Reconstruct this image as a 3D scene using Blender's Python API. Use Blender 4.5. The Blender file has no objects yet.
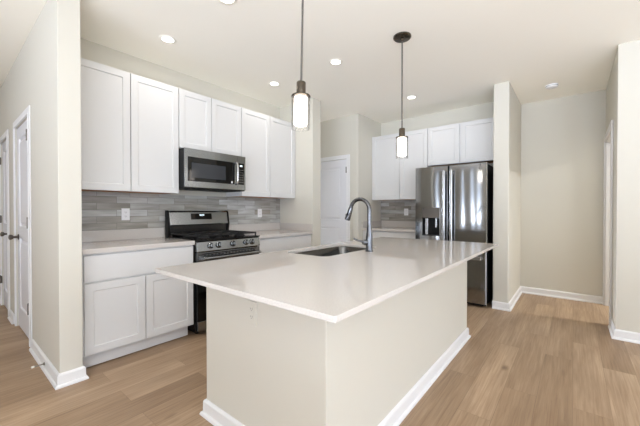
import bpy, bmesh, math, random
from mathutils import Vector, Matrix
random.seed(7)
R = math.radians
scene = bpy.context.scene
col = scene.collection

# ------------------------------------------------------------------ camera
cam_data = bpy.data.cameras.new('camera')
cam_data.sensor_fit = 'HORIZONTAL'
cam_data.sensor_width = 36.0
cam_data.lens = 312.41 / 640 * 36.0
cam_data.clip_start = 0.02
cam = bpy.data.objects.new('camera', cam_data)
col.objects.link(cam)
cam.location = (0, 0, 1.204)
yaw, pitch = 39.095, -0.534
cam.rotation_euler = (R(90 + pitch), 0, R(yaw - 90))
scene.camera = cam

# ------------------------------------------------------------------ world, daylight, exposure
world = bpy.data.worlds.new('sky')
scene.world = world
world.use_nodes = True
wn_, wl_ = world.node_tree.nodes, world.node_tree.links
bg = wn_['Background']
# overcast sky; glow added per direction: west ground lifts ceiling, north sky the passage
SKY, GROUND = {'S': 6.2, 'W': 2.0, 'N': 58.0}, {'S': 2.1, 'W': 13.5, 'N': 9.0}
wt = wn_.new('ShaderNodeTexCoord'); ws = wn_.new('ShaderNodeSeparateXYZ')
wl_.new(wt.outputs['Generated'], ws.inputs[0])
def ramp(sock, f0, f1, t0, t1):
    r_ = wn_.new('ShaderNodeMapRange'); wl_.new(sock, r_.inputs['Value'])
    for k_, v_ in (('From Min', f0), ('From Max', f1), ('To Min', t0), ('To Max', t1)): r_.inputs[k_].default_value = v_
    return r_.outputs['Result']
def blend(f_, a_, b_):
    m_ = wn_.new('ShaderNodeMix'); wl_.new(f_, m_.inputs['Factor']); wl_.new(a_, m_.inputs['A']); wl_.new(b_, m_.inputs['B'])
    return m_.outputs['Result']
vert = {k_: ramp(ws.outputs['Z'], -0.04, 0.04, GROUND[k_], SKY[k_]) for k_ in 'SWN'}
sw = blend(ramp(ws.outputs['X'], -0.55, -0.75, 0, 1), vert['S'], vert['W'])
wl_.new(blend(ramp(ws.outputs['Y'], 0.55, 0.75, 0, 1), sw, vert['N']), bg.inputs['Strength'])
bg.inputs['Color'].default_value = (0.86, 0.955, 1.12, 1)
scene.view_settings.view_transform = 'Standard'
scene.view_settings.look = 'None'
scene.view_settings.gamma = 1
scene.view_settings.use_curve_mapping = False
scene.view_settings.exposure = 0.1
scene.cycles.max_bounces = 14
scene.cycles.diffuse_bounces = 10
scene.cycles.glossy_bounces = 6
scene.cycles.transparent_max_bounces = 12
scene.cycles.sample_clamp_indirect = 6
scene.cycles.caustics_reflective = False
scene.cycles.caustics_refractive = False
LAMP_W = 2.3          # each recessed can light
PENDANT_E = 7.0       # glow of the pendant bulbs

# windows out of view: (wall, a0, a1, z0, z1)
WIN_S = [(-3.3, -0.9, 0.08, 2.35), (0.3, 3.2, 0.08, 2.35)]
WIN_H = []
FILL_WIN_N = [(3.6, 4.15, 0.3, 2.2)]  # invented opening, added to brighten the passage
WIN_W = [(-4.4, -2.3, 0.3, 2.35), (-1.6, 1.2, 0.3, 2.35), (2.4, 2.58, 0.1, 2.62), (2.70, 2.86, 0.1, 2.62), (3.2, 3.34, 0.1, 2.62), (3.95, 4.1, 0.1, 2.62)]  # narrow ones added and shaped to streak the refrigerator doors
def portal(name, loc, rot, sx, sy):
    d = bpy.data.lights.new(name, 'AREA')
    d.shape = 'RECTANGLE'; d.size = sx; d.size_y = sy
    d.cycles.is_portal = True
    o = bpy.data.objects.new(name, d); col.objects.link(o)
    o.location = loc; o.rotation_euler = rot
for a0, a1, z0, z1 in WIN_S + WIN_H:
    portal('window_daylight', ((a0 + a1) / 2, -5.13, (z0 + z1) / 2), (R(90), 0, 0), a1 - a0, z1 - z0)
for a0, a1, z0, z1 in FILL_WIN_N:
    portal('window_daylight', ((a0 + a1) / 2, 6.63, (z0 + z1) / 2), (R(-90), 0, 0), a1 - a0, z1 - z0)
for a0, a1, z0, z1 in WIN_W:
    portal('window_daylight', (-4.13, (a0 + a1) / 2, (z0 + z1) / 2), (R(90), 0, R(-90)), a1 - a0, z1 - z0)

d = bpy.data.lights.new('bounce_flash', 'AREA'); d.shape = 'SQUARE'; d.size = 2.8; d.energy = 240; d.color = (0.90, 0.98, 1.09)  # large upward fill added behind the camera to brighten the ceiling
o = bpy.data.objects.new('bounce_flash', d); col.objects.link(o); o.location = (-1.6, -1.6, 0.4); o.rotation_euler = (R(180), 0, 0)
d = bpy.data.lights.new('side_room_lamp', 'AREA'); d.shape = 'DISK'; d.size = 0.35; d.energy = 90; d.color = (0.97, 0.98, 1.0)  # unseen fill added beyond the doorway to brighten the hall
o = bpy.data.objects.new('side_room_lamp', d); col.objects.link(o); o.location = (4.85, -2.3, 2.70)

# ------------------------------------------------------------------ materials
def lin(c):
    return tuple(((v / 255) / 12.92 if v / 255 <= 0.04045 else ((v / 255 + 0.055) / 1.055) ** 2.4) for v in c) + (1,)
def new_mat(name):
    m = bpy.data.materials.new(name); m.use_nodes = True
    return m, m.node_tree.nodes, m.node_tree.links, m.node_tree.nodes['Principled BSDF']
def mat(name, rgb, rough=0.5, metal=0.0, spec=0.5, bump=0.0, bscale=200, var=0.0):
    m, n, l, b = new_mat(name)
    b.inputs['Base Color'].default_value = lin(rgb)
    b.inputs['Roughness'].default_value = rough
    b.inputs['Metallic'].default_value = metal
    b.inputs['Specular IOR Level'].default_value = spec
    tc = n.new('ShaderNodeTexCoord')
    if bump or var:
        nz = n.new('ShaderNodeTexNoise'); nz.inputs['Scale'].default_value = bscale
        nz.inputs['Detail'].default_value = 3
        l.new(tc.outputs['Object'], nz.inputs['Vector'])
        if bump:
            bp = n.new('ShaderNodeBump'); bp.inputs['Strength'].default_value = bump
            bp.inputs['Distance'].default_value = 0.002
            l.new(nz.outputs['Fac'], bp.inputs['Height']); l.new(bp.outputs['Normal'], b.inputs['Normal'])
        if var:
            mx = n.new('ShaderNodeMix'); mx.data_type = 'RGBA'
            mx.inputs['A'].default_value = lin(tuple(max(0, c - var) for c in rgb))
            mx.inputs['B'].default_value = lin(tuple(min(255, c + var) for c in rgb))
            l.new(nz.outputs['Fac'], mx.inputs['Factor']); l.new(mx.outputs['Result'], b.inputs['Base Color'])
    return m
def emit(name, rgb, strength):
    m, n, l, b = new_mat(name)
    b.inputs['Base Color'].default_value = lin(rgb)
    b.inputs['Emission Color'].default_value = lin(rgb)
    b.inputs['Emission Strength'].default_value = strength
    return m

M = {}
M['wall'] = mat('wall_paint', (202, 199, 189), 0.75, spec=0.25, bump=0.04, bscale=260)
M['ceiling'] = mat('ceiling_paint', (250, 248, 240), 0.85, spec=0.15, bump=0.05, bscale=220)
M['trim'] = mat('trim_paint', (222, 222, 223), 0.45, spec=0.3, bump=0.02, bscale=60)
M['door'] = mat('door_paint', (216, 216, 220), 0.38, bump=0.02, bscale=90)
M['cabinet'] = mat('cabinet_paint', (205, 205, 205), 0.42, bump=0.02, bscale=120)
M['cab_inside'] = mat('cabinet_box_white', (216, 216, 216), 0.5)
M['raw_wood'] = mat('raw_maple', (176, 122, 82), 0.6, bump=0.05, bscale=60, var=14)
M['black'] = mat('black_enamel', (12, 12, 13), 0.22, bump=0.01, bscale=40)
M['black_matte'] = mat('black_plastic', (11, 11, 12), 0.55, spec=0.25, bump=0.03, bscale=300)
M['iron'] = mat('cast_iron', (14, 14, 15), 0.5, bump=0.15, bscale=400)
M['glass_black'] = mat('black_oven_glass', (7, 7, 8), 0.05, spec=0.35)
M['glass_grey'] = mat('microwave_window', (52, 54, 58), 0.12, spec=0.3)
M['bronze'] = mat('oil_rubbed_bronze', (92, 84, 74), 0.22, metal=0.9, bump=0.03, bscale=150)
M['cord'] = mat('pendant_rod', (96, 92, 88), 0.35, metal=0.5)
M['nickel'] = mat('brushed_nickel', (150, 146, 140), 0.28, metal=1.0)
M['dark_nickel'] = mat('dark_nickel', (104, 98, 92), 0.3, metal=1.0)
M['white_plastic'] = mat('white_plastic', (232, 232, 234), 0.35)
M['almond'] = mat('wall_coloured_plastic', (222, 217, 205), 0.4)
M['slot'] = mat('socket_slots', (90, 88, 86), 0.5)
M['rubber'] = mat('white_rubber', (228, 226, 220), 0.6)
M['lamp'] = emit('lamp_lens', (255, 250, 242), 6.0)
M['bulb'] = emit('pendant_bulb', (255, 248, 240), PENDANT_E)
M['readout'] = emit('lit_readout', (215, 232, 240), 1.1)
M['gap'] = mat('shadow_gap_gasket', (30, 30, 31), 0.7)

def steel(name, rgb, rough, aniso=0.0, axis='X', wave=0.0):
    m, n, l, b = new_mat(name)
    b.inputs['Base Color'].default_value = lin(rgb)
    b.inputs['Metallic'].default_value = 1
    b.inputs['Roughness'].default_value = rough
    tc = n.new('ShaderNodeTexCoord'); mp = n.new('ShaderNodeMapping')
    sc = {'X': (2, 60, 900), 'Z': (900, 60, 2)}[axis]
    mp.inputs['Scale'].default_value = sc
    nz = n.new('ShaderNodeTexNoise'); nz.inputs['Scale'].default_value = 1.0; nz.inputs['Detail'].default_value = 2
    l.new(tc.outputs['Object'], mp.inputs['Vector']); l.new(mp.outputs['Vector'], nz.inputs['Vector'])
    mr = n.new('ShaderNodeMapRange')
    mr.inputs['To Min'].default_value = rough * 0.95; mr.inputs['To Max'].default_value = rough * 1.06
    l.new(nz.outputs['Fac'], mr.inputs['Value']); l.new(mr.outputs['Result'], b.inputs['Roughness'])
    if aniso:
        b.inputs['Anisotropic'].default_value = aniso
        tg = n.new('ShaderNodeTangent'); tg.direction_type = 'RADIAL'; tg.axis = 'Z'
        l.new(tg.outputs['Tangent'], b.inputs['Tangent'])
        b.inputs['Anisotropic Rotation'].default_value = 0.25
    if wave:
        w = n.new('ShaderNodeTexNoise'); w.inputs['Scale'].default_value = 2.2; w.inputs['Detail'].default_value = 0
        l.new(tc.outputs['Object'], w.inputs['Vector'])
        bp = n.new('ShaderNodeBump'); bp.inputs['Strength'].default_value = wave; bp.inputs['Distance'].default_value = 0.02
        l.new(w.outputs['Fac'], bp.inputs['Height']); l.new(bp.outputs['Normal'], b.inputs['Normal'])
    return m
M['steel'] = steel('stainless_steel', (146, 149, 152), 0.2)
M['fridge_steel'] = steel('refrigerator_steel', (152, 153, 154), 0.08, 0.8, 'X', 0.10)
M['handle_steel'] = steel('handle_steel', (186, 186, 188), 0.2, axis='Z')
M['sink_steel'] = steel('sink_steel', (100, 99, 98), 0.16)
M['faucet_steel'] = mat('faucet_finish', (106, 107, 110), 0.22, metal=1.0)

def quartz():
    m, n, l, b = new_mat('white_quartz')
    tc = n.new('ShaderNodeTexCoord')
    nz = n.new('ShaderNodeTexNoise'); nz.inputs['Scale'].default_value = 180; nz.inputs['Detail'].default_value = 4
    l.new(tc.outputs['Object'], nz.inputs['Vector'])
    rp = n.new('ShaderNodeValToRGB')
    rp.color_ramp.elements[0].position = 0.3; rp.color_ramp.elements[0].color = lin((187, 182, 178))
    rp.color_ramp.elements[1].position = 0.65; rp.color_ramp.elements[1].color = lin((198, 193, 188))
    l.new(nz.outputs['Fac'], rp.inputs['Fac']); l.new(rp.outputs['Color'], b.inputs['Base Color'])
    b.inputs['Roughness'].default_value = 0.045
    b.inputs['Specular IOR Level'].default_value = 0.3
    return m
M['quartz'] = quartz()

def wood_floor():
    m, n, l, b = new_mat('oak_plank_floor')
    tc = n.new('ShaderNodeTexCoord')
    br = n.new('ShaderNodeTexBrick')
    br.offset = 0.37; br.offset_frequency = 2; br.squash = 1
    br.inputs['Scale'].default_value = 1
    br.inputs['Brick Width'].default_value = 1.22
    br.inputs['Row Height'].default_value = 0.18
    br.inputs['Mortar Size'].default_value = 0.0012
    br.inputs['Mortar Smooth'].default_value = 0.2
    br.inputs['Color1'].default_value = (0, 0, 0, 1); br.inputs['Color2'].default_value = (1, 1, 1, 1)
    br.inputs['Mortar'].default_value = (0.5, 0.5, 0.5, 1)
    l.new(tc.outputs['Object'], br.inputs['Vector'])
    # the grain shifts from plank to plank
    sep = n.new('ShaderNodeVectorMath'); sep.operation = 'MULTIPLY_ADD'
    sep.inputs[1].default_value = (7.3, 3.1, 0); l.new(br.outputs['Color'], sep.inputs[0]); l.new(tc.outputs['Object'], sep.inputs[2])
    mp = n.new('ShaderNodeMapping'); mp.inputs['Scale'].default_value = (1.8, 48, 1)
    l.new(sep.outputs[0], mp.inputs['Vector'])
    g = n.new('ShaderNodeTexNoise'); g.inputs['Scale'].default_value = 1.4; g.inputs['Detail'].default_value = 7
    g.inputs['Roughness'].default_value = 0.62; g.inputs['Distortion'].default_value = 0.5
    l.new(mp.outputs['Vector'], g.inputs['Vector'])
    mp2 = n.new('ShaderNodeMapping'); mp2.inputs['Scale'].default_value = (0.8, 5, 1)
    l.new(sep.outputs[0], mp2.inputs['Vector'])
    g2 = n.new('ShaderNodeTexNoise'); g2.inputs['Scale'].default_value = 1.3; g2.inputs['Detail'].default_value = 3
    l.new(mp2.outputs['Vector'], g2.inputs['Vector'])
    rp = n.new('ShaderNodeValToRGB')
    e = rp.color_ramp.elements
    e[0].position = 0.28; e[0].color = lin((146, 121, 96))
    e[1].position = 0.72; e[1].color = lin((180, 157, 132))
    x = e.new(0.5); x.color = lin((164, 140, 115))
    l.new(g.outputs['Fac'], rp.inputs['Fac'])
    tint = n.new('ShaderNodeValToRGB')
    t = tint.color_ramp.elements
    t[0].position = 0.0; t[0].color = (0.78, 0.74, 0.70, 1); t[1].position = 1.0; t[1].color = (1.14, 1.15, 1.16, 1)
    l.new(br.outputs['Color'], tint.inputs['Fac'])
    mu = n.new('ShaderNodeMix'); mu.data_type = 'RGBA'; mu.blend_type = 'MULTIPLY'; mu.inputs['Factor'].default_value = 0.85
    l.new(rp.outputs['Color'], mu.inputs['A']); l.new(tint.outputs['Color'], mu.inputs['B'])
    t2 = n.new('ShaderNodeValToRGB'); q = t2.color_ramp.elements
    q[0].position = 0.3; q[0].color = (0.74, 0.70, 0.66, 1); q[1].position = 0.7; q[1].color = (1.14, 1.14, 1.13, 1)
    l.new(g2.outputs['Fac'], t2.inputs['Fac'])
    mu2 = n.new('ShaderNodeMix'); mu2.data_type = 'RGBA'; mu2.blend_type = 'MULTIPLY'; mu2.inputs['Factor'].default_value = 0.8
    l.new(mu.outputs['Result'], mu2.inputs['A']); l.new(t2.outputs['Color'], mu2.inputs['B'])
    # knots
    mp3 = n.new('ShaderNodeMapping'); mp3.inputs['Scale'].default_value = (1.5, 3.4, 1)
    l.new(sep.outputs[0], mp3.inputs['Vector'])
    vo = n.new('ShaderNodeTexVoronoi'); vo.inputs['Scale'].default_value = 1.0
    l.new(mp3.outputs['Vector'], vo.inputs['Vector'])
    kr = n.new('ShaderNodeValToRGB'); k = kr.color_ramp.elements
    k[0].position = 0.03; k[0].color = (0.36, 0.3, 0.25, 1); k[1].position = 0.1; k[1].color = (1, 1, 1, 1)
    l.new(vo.outputs['Distance'], kr.inputs['Fac'])
    mu3 = n.new('ShaderNodeMix'); mu3.data_type = 'RGBA'; mu3.blend_type = 'MULTIPLY'; mu3.inputs['Factor'].default_value = 0.8
    l.new(mu2.outputs['Result'], mu3.inputs['A']); l.new(kr.outputs['Color'], mu3.inputs['B'])
    # seams
    mu4 = n.new('ShaderNodeMix'); mu4.data_type = 'RGBA'
    mu4.inputs['B'].default_value = lin((104, 82, 62))
    fm = n.new('ShaderNodeMath'); fm.operation = 'MULTIPLY'; fm.inputs[1].default_value = 0.6
    l.new(br.outputs['Fac'], fm.inputs[0]); l.new(fm.outputs[0], mu4.inputs['Factor'])
    l.new(mu3.outputs['Result'], mu4.inputs['A'])
    l.new(mu4.outputs['Result'], b.inputs['Base Color'])
    b.inputs['Roughness'].default_value = 0.42
    b.inputs['Specular IOR Level'].default_value = 0.4
    bp = n.new('ShaderNodeBump'); bp.inputs['Strength'].default_value = 0.08; bp.inputs['Distance'].default_value = 0.002
    l.new(g.outputs['Fac'], bp.inputs['Height']); l.new(bp.outputs['Normal'], b.inputs['Normal'])
    return m
M['floor'] = wood_floor()

def tile_mat():
    m, n, l, b = new_mat('grey_stone_tile')
    tc = n.new('ShaderNodeTexCoord')
    sx = n.new('ShaderNodeSeparateXYZ'); l.new(tc.outputs['Object'], sx.inputs[0])
    cb = n.new('ShaderNodeCombineXYZ'); l.new(sx.outputs['X'], cb.inputs['X']); l.new(sx.outputs['Z'], cb.inputs['Y'])
    br = n.new('ShaderNodeTexBrick'); br.offset = 0.42; br.offset_frequency = 2
    br.inputs['Scale'].default_value = 1; br.inputs['Brick Width'].default_value = 0.28
    br.inputs['Row Height'].default_value = 0.0635; br.inputs['Mortar Size'].default_value = 0.0012
    br.inputs['Color1'].default_value = (0, 0, 0, 1); br.inputs['Color2'].default_value = (1, 1, 1, 1)
    br.inputs['Mortar'].default_value = (0.5, 0.5, 0.5, 1)
    l.new(cb.outputs[0], br.inputs['Vector'])
    ad = n.new('ShaderNodeVectorMath'); ad.operation = 'MULTIPLY_ADD'; ad.inputs[1].default_value = (5.1, 3.7, 0)
    l.new(br.outputs['Color'], ad.inputs[0]); l.new(cb.outputs[0], ad.inputs[2])
    mp = n.new('ShaderNodeMapping'); mp.inputs['Scale'].default_value = (3, 22, 1)
    l.new(ad.outputs[0], mp.inputs['Vector'])
    nz = n.new('ShaderNodeTexNoise'); nz.inputs['Scale'].default_value = 1; nz.inputs['Detail'].default_value = 5
    l.new(mp.outputs['Vector'], nz.inputs['Vector'])
    rp = n.new('ShaderNodeValToRGB'); e = rp.color_ramp.elements
    e[0].position = 0.3; e[0].color = lin((142, 140, 134)); e[1].position = 0.7; e[1].color = lin((188, 187, 184))
    l.new(nz.outputs['Fac'], rp.inputs['Fac'])
    tt = n.new('ShaderNodeValToRGB'); t = tt.color_ramp.elements
    t[0].position = 0; t[0].color = (0.68, 0.64, 0.58, 1); t[1].position = 1; t[1].color = (1.2, 1.24, 1.30, 1)
    l.new(br.outputs['Color'], tt.inputs['Fac'])
    mu = n.new('ShaderNodeMix'); mu.data_type = 'RGBA'; mu.blend_type = 'MULTIPLY'; mu.inputs['Factor'].default_value = 1
    l.new(rp.outputs['Color'], mu.inputs['A']); l.new(tt.outputs['Color'], mu.inputs['B'])
    mx = n.new('ShaderNodeMix'); mx.data_type = 'RGBA'; mx.inputs['B'].default_value = lin((96, 94, 90))
    l.new(br.outputs['Fac'], mx.inputs['Factor']); l.new(mu.outputs['Result'], mx.inputs['A'])
    l.new(mx.outputs['Result'], b.inputs['Base Color'])
    b.inputs['Roughness'].default_value = 0.3
    bp = n.new('ShaderNodeBump'); bp.inputs['Strength'].default_value = 0.5; bp.inputs['Distance'].default_value = 0.001; bp.invert = True
    l.new(br.outputs['Fac'], bp.inputs['Height']); l.new(bp.outputs['Normal'], b.inputs['Normal'])
    return m
M['tile'] = tile_mat()

def clear_glass():
    m = bpy.data.materials.new('clear_glass_shade'); m.use_nodes = True
    n, l = m.node_tree.nodes, m.node_tree.links
    n.clear()
    out = n.new('ShaderNodeOutputMaterial'); tr = n.new('ShaderNodeBsdfTransparent'); gl = n.new('ShaderNodeBsdfGlossy')
    tr.inputs['Color'].default_value = (0.93, 0.925, 0.92, 1); gl.inputs['Roughness'].default_value = 0.02
    lw = n.new('ShaderNodeLayerWeight'); lw.inputs['Blend'].default_value = 0.2
    mx = n.new('ShaderNodeMixShader')
    fm = n.new('ShaderNodeMath'); fm.operation = 'MINIMUM'; fm.inputs[1].default_value = 0.4
    l.new(lw.outputs['Fresnel'], fm.inputs[0]); l.new(fm.outputs[0], mx.inputs['Fac']); l.new(tr.outputs[0], mx.inputs[1]); l.new(gl.outputs[0], mx.inputs[2])
    l.new(mx.outputs[0], out.inputs['Surface'])
    return m
M['glass'] = clear_glass()

# ------------------------------------------------------------------ mesh helpers
def bx(bm, x0, x1, y0, y1, z0, z1):
    v = [bm.verts.new(p) for p in ((x0,y0,z0),(x1,y0,z0),(x1,y1,z0),(x0,y1,z0),(x0,y0,z1),(x1,y0,z1),(x1,y1,z1),(x0,y1,z1))]
    for f in ((3,2,1,0),(4,5,6,7),(0,1,5,4),(1,2,6,5),(2,3,7,6),(3,0,4,7)):
        bm.faces.new([v[i] for i in f])
def loft(bm, loops, cap0=True, cap1=True, close=True):
    rings = [[bm.verts.new(p) for p in lp] for lp in loops]
    n = len(rings[0])
    for a, b in zip(rings, rings[1:]):
        for i in range(n if close else n - 1):
            j = (i + 1) % n
            bm.faces.new((a[i], a[j], b[j], b[i]))
    if cap0: bm.faces.new(list(reversed(rings[0])))
    if cap1: bm.faces.new(rings[-1])
    return rings
def lathe(bm, prof, c=(0,0,0), n=28, axis='Z', cap0=True, cap1=True):
    """prof = [(radius, height)...] from one end to the other"""
    loops = []
    for r, h in prof:
        lp = []
        for i in range(n):
            a = 2 * math.pi * i / n
            p = (r * math.cos(a), r * math.sin(a), h)
            if axis == 'Y': p = (p[0], p[2], p[1])
            if axis == 'X': p = (p[2], p[0], p[1])
            lp.append((p[0] + c[0], p[1] + c[1], p[2] + c[2]))
        loops.append(lp)
    loft(bm, loops, cap0, cap1)
def tube(bm, pts, radii, n=14):
    pts = [Vector(p) for p in pts]
    if not hasattr(radii, '__len__'): radii = [radii] * len(pts)
    t0 = (pts[1] - pts[0]).normalized()
    up = Vector((0, 0, 1)) if abs(t0.z) < 0.9 else Vector((1, 0, 0))
    u = t0.cross(up).normalized()
    loops = []
    for i, p in enumerate(pts):
        a = pts[max(i - 1, 0)]; b = pts[min(i + 1, len(pts) - 1)]
        t = (b - a).normalized()
        u = (u - t * u.dot(t)).normalized(); w = t.cross(u)
        loops.append([p + (u * math.cos(2*math.pi*k/n) + w * math.sin(2*math.pi*k/n)) * radii[i] for k in range(n)])
    loft(bm, loops)
def rrect(x0, x1, y0, y1, r, z, k=6):
    pts = []
    for cx, cy, a0 in ((x1-r, y0+r, -90), (x1-r, y1-r, 0), (x0+r, y1-r, 90), (x0+r, y0+r, 180)):
        for i in range(k + 1):
            a = R(a0 + 90 * i / k)
            pts.append((cx + r * math.cos(a), cy + r * math.sin(a), z))
    return pts
def obj(name, bm, material, parent=None, bevel=0.0, smooth=False, seg=2):
    bmesh.ops.recalc_face_normals(bm, faces=bm.faces)
    me = bpy.data.meshes.new(name); bm.to_mesh(me); bm.free()
    me.materials.append(material)
    o = bpy.data.objects.new(name, me); col.objects.link(o)
    if parent: o.parent = parent
    if smooth:
        for p in me.polygons: p.use_smooth = True
        try: me.set_sharp_from_angle(angle=R(38))
        except Exception: pass
    if bevel:
        md = o.modifiers.new('edge', 'BEVEL'); md.width = bevel; md.segments = seg; md.limit_method = 'ANGLE'; md.angle_limit = R(40)
    return o
def boxo(name, b, material, parent=None, bevel=0.0):
    bm = bmesh.new(); bx(bm, *b); return obj(name, bm, material, parent, bevel)
def tag(o, label, cat, group=None, kind=None):
    o['label'] = label; o['category'] = cat
    if group: o['group'] = group
    if kind: o['kind'] = kind
    return o
def thing(name, label, cat, loc=(0,0,0), rz=0, group=None):
    o = bpy.data.objects.new(name, None); col.objects.link(o)
    o.empty_display_size = 0.1
    o.location = loc; o.rotation_euler = (0, 0, R(rz))
    return tag(o, label, cat, group)
def copy_tree(o, parent=None):
    c = o.copy(); col.objects.link(c)
    if parent: c.parent = parent
    for ch in [k for k in bpy.data.objects if k.parent == o]:
        copy_tree(ch, c)
    return c
def struct(name, bm, material, label=None, cat=None, bevel=0.0):
    o = obj(name, bm, material, None, bevel); o['kind'] = 'structure'
    if label: o['label'] = label; o['category'] = cat
    return o
def sbox(name, boxes, material, label=None, cat=None, bevel=0.0):
    bm = bmesh.new()
    for b in boxes: bx(bm, *b)
    return struct(name, bm, material, label, cat, bevel)
def shaker(bm, x0, x1, z0, z1, t=0.019, m=0.057, depth=0.008, y=0.0, raised=False, ml=None, mr=None, mb=None, mt=None):
    """panel door; front face at y, back at y+t; front looks along -y"""
    ml = m if ml is None else ml; mr = m if mr is None else mr; mb = m if mb is None else mb; mt = m if mt is None else mt
    def rect(a, yy):
        return [(x0+ml*0+a[0], yy, z0+a[2]), (x1-a[1], yy, z0+a[2]), (x1-a[1], yy, z1-a[3]), (x0+a[0], yy, z1-a[3])]
    o0 = (0, 0, 0, 0); i0 = (ml, mr, mb, mt)
    ex = lambda a, d: tuple(k + d for k in a)
    loops = [rect(o0, y + t), rect(o0, y), rect(i0, y), rect(ex(i0, 0.005), y + depth)]
    if raised:
        loops += [rect(ex(i0, 0.022), y + depth), rect(ex(i0, 0.045), y + 0.002)]
    loft(bm, loops)

H = 2.743
# ------------------------------------------------------------------ setting
fl = boxo('floor', (-4.3, 5.7, -5.3, 6.8, -0.1, 0), M['floor']); fl['kind'] = 'structure'
fl['label'] = 'light oak plank floor'; fl['category'] = 'floor'
ce = boxo('ceiling', (-4.3, 5.7, -5.3, 6.8, H, H + 0.12), M['ceiling']); ce['kind'] = 'structure'
ce['label'] = 'plain off white ceiling'; ce['category'] = 'ceiling'
W = M['wall']
sbox('wall_north', [(0.655, 3.264, 3.43, 3.55, 0, H)], W, 'cream wall behind the range and upper cabinets', 'wall')
# wall with the two hall doors and the end post beside the cabinets
D1 = (3.72, 4.482); D2 = (4.99, 5.60); DH = 2.045
sbox('wall_left', [(0.525, 0.655, 2.71, D1[0], 0, H), (0.525, 0.655, D1[1], D2[0], 0, H), (0.525, 0.655, D2[1], 6.5, 0, H),
                   (0.525, 0.655, D1[0], D1[1], DH, H), (0.525, 0.655, D2[0], D2[1], DH, H)], W,
     'cream wall with two white doors at left edge of photo', 'wall', 0.004)
sbox('wall_north_end', [(3.264, 3.437, 2.78, 6.5, 0, H)], W, 'cream wall ending the range counter on its right', 'wall', 0.004)
PD = (2.89, 3.652)
sbox('wall_passage', [(4.25, 4.37, 2.79, PD[0], 0, H), (4.25, 4.37, PD[1], 6.5, 0, H), (4.25, 4.37, PD[0], PD[1], DH, H)], W,
     'shaded cream wall around the panelled door behind the faucet', 'wall')
sbox('wall_east_side', [(4.25, 5.01, 2.67, 2.79, 0, H)], W, 'short cream wall left of the refrigerator counter', 'wall', 0.004)
sbox('wall_east', [(5.01, 5.13, 0.772, 2.79, 0, H)], W, 'cream wall behind refrigerator', 'wall')
sbox('wall_pillar', [(4.315, 5.40, 0.603, 0.772, 0, H)], W, 'cream wall end standing right of the refrigerator', 'wall', 0.012)
sbox('wall_hall_end', [(5.40, 5.52, -5.0, 0.772, 0, H)], W, 'plain cream wall at the end of the right hall', 'wall')
OP = (4.45, 5.33, 2.06)
sbox('wall_hall_side', [(4.13, OP[0], -0.43, -0.31, 0, H), (OP[1], 5.40, -0.43, -0.31, 0, H), (OP[0], OP[1], -0.43, -0.31, OP[2], H)], W,
     'narrow hall wall with a cased doorway', 'wall')
sbox('wall_right', [(4.01, 4.13, -5.0, -0.31, 0, H)], W, 'bright cream wall at right edge of photo', 'wall', 0.004)
def win_wall(name, wins, axis):
    lo, hi = (-4.12, 5.52) if axis == 'S' else (-5.0, 6.5)
    boxes = []
    cur = lo
    put = (lambda a, b, z0, z1: (a, b, -5.12, -5.0, z0, z1)) if axis == 'S' else (lambda a, b, z0, z1: (-4.12, -4.0, a, b, z0, z1))
    for a0, a1, z0, z1 in wins:
        boxes += [put(cur, a0, 0, H), put(a0, a1, 0, z0), put(a0, a1, z1, H)]; cur = a1
    boxes.append(put(cur, hi, 0, H))
    sbox(name, boxes, W)
win_wall('wall_south', WIN_S + WIN_H, 'S'); win_wall('wall_west', WIN_W, 'W')
cur, nb = -4.0, []
for a0, a1, z0, z1 in FILL_WIN_N:
    nb += [(cur, a0, 6.5, 6.62, 0, H), (a0, a1, 6.5, 6.62, 0, z0), (a0, a1, 6.5, 6.62, z1, H)]; cur = a1
sbox('wall_far_north', nb + [(cur, 5.52, 6.5, 6.62, 0, H)], W)
# window frames behind the camera
wn = 1
for ax, wins in (('S', WIN_S + WIN_H), ('W', WIN_W)):
    for a0, a1, z0, z1 in wins:
        bm = bmesh.new()
        put = (lambda a, b, c, d: (a, b, -5.09, -5.02, c, d)) if ax == 'S' else (lambda a, b, c, d: (-4.09, -4.02, a, b, c, d))
        fw = 0.05 if a1 - a0 > 0.5 else 0.01
        parts = [put(a0, a0+fw, z0, z1), put(a1-fw, a1, z0, z1), put(a0+fw, a1-fw, z0, z0+fw), put(a0+fw, a1-fw, z1-fw, z1)]
        if a1 - a0 > 0.5: parts.append(put((a0+a1)/2-.035, (a0+a1)/2+.035, z0+fw, z1-fw))
        for b in parts:
            bx(bm, *b)
        struct('window_%d' % wn, bm, M['trim']); wn += 1  # narrow ones frame the openings added for refrigerator streaks

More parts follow.
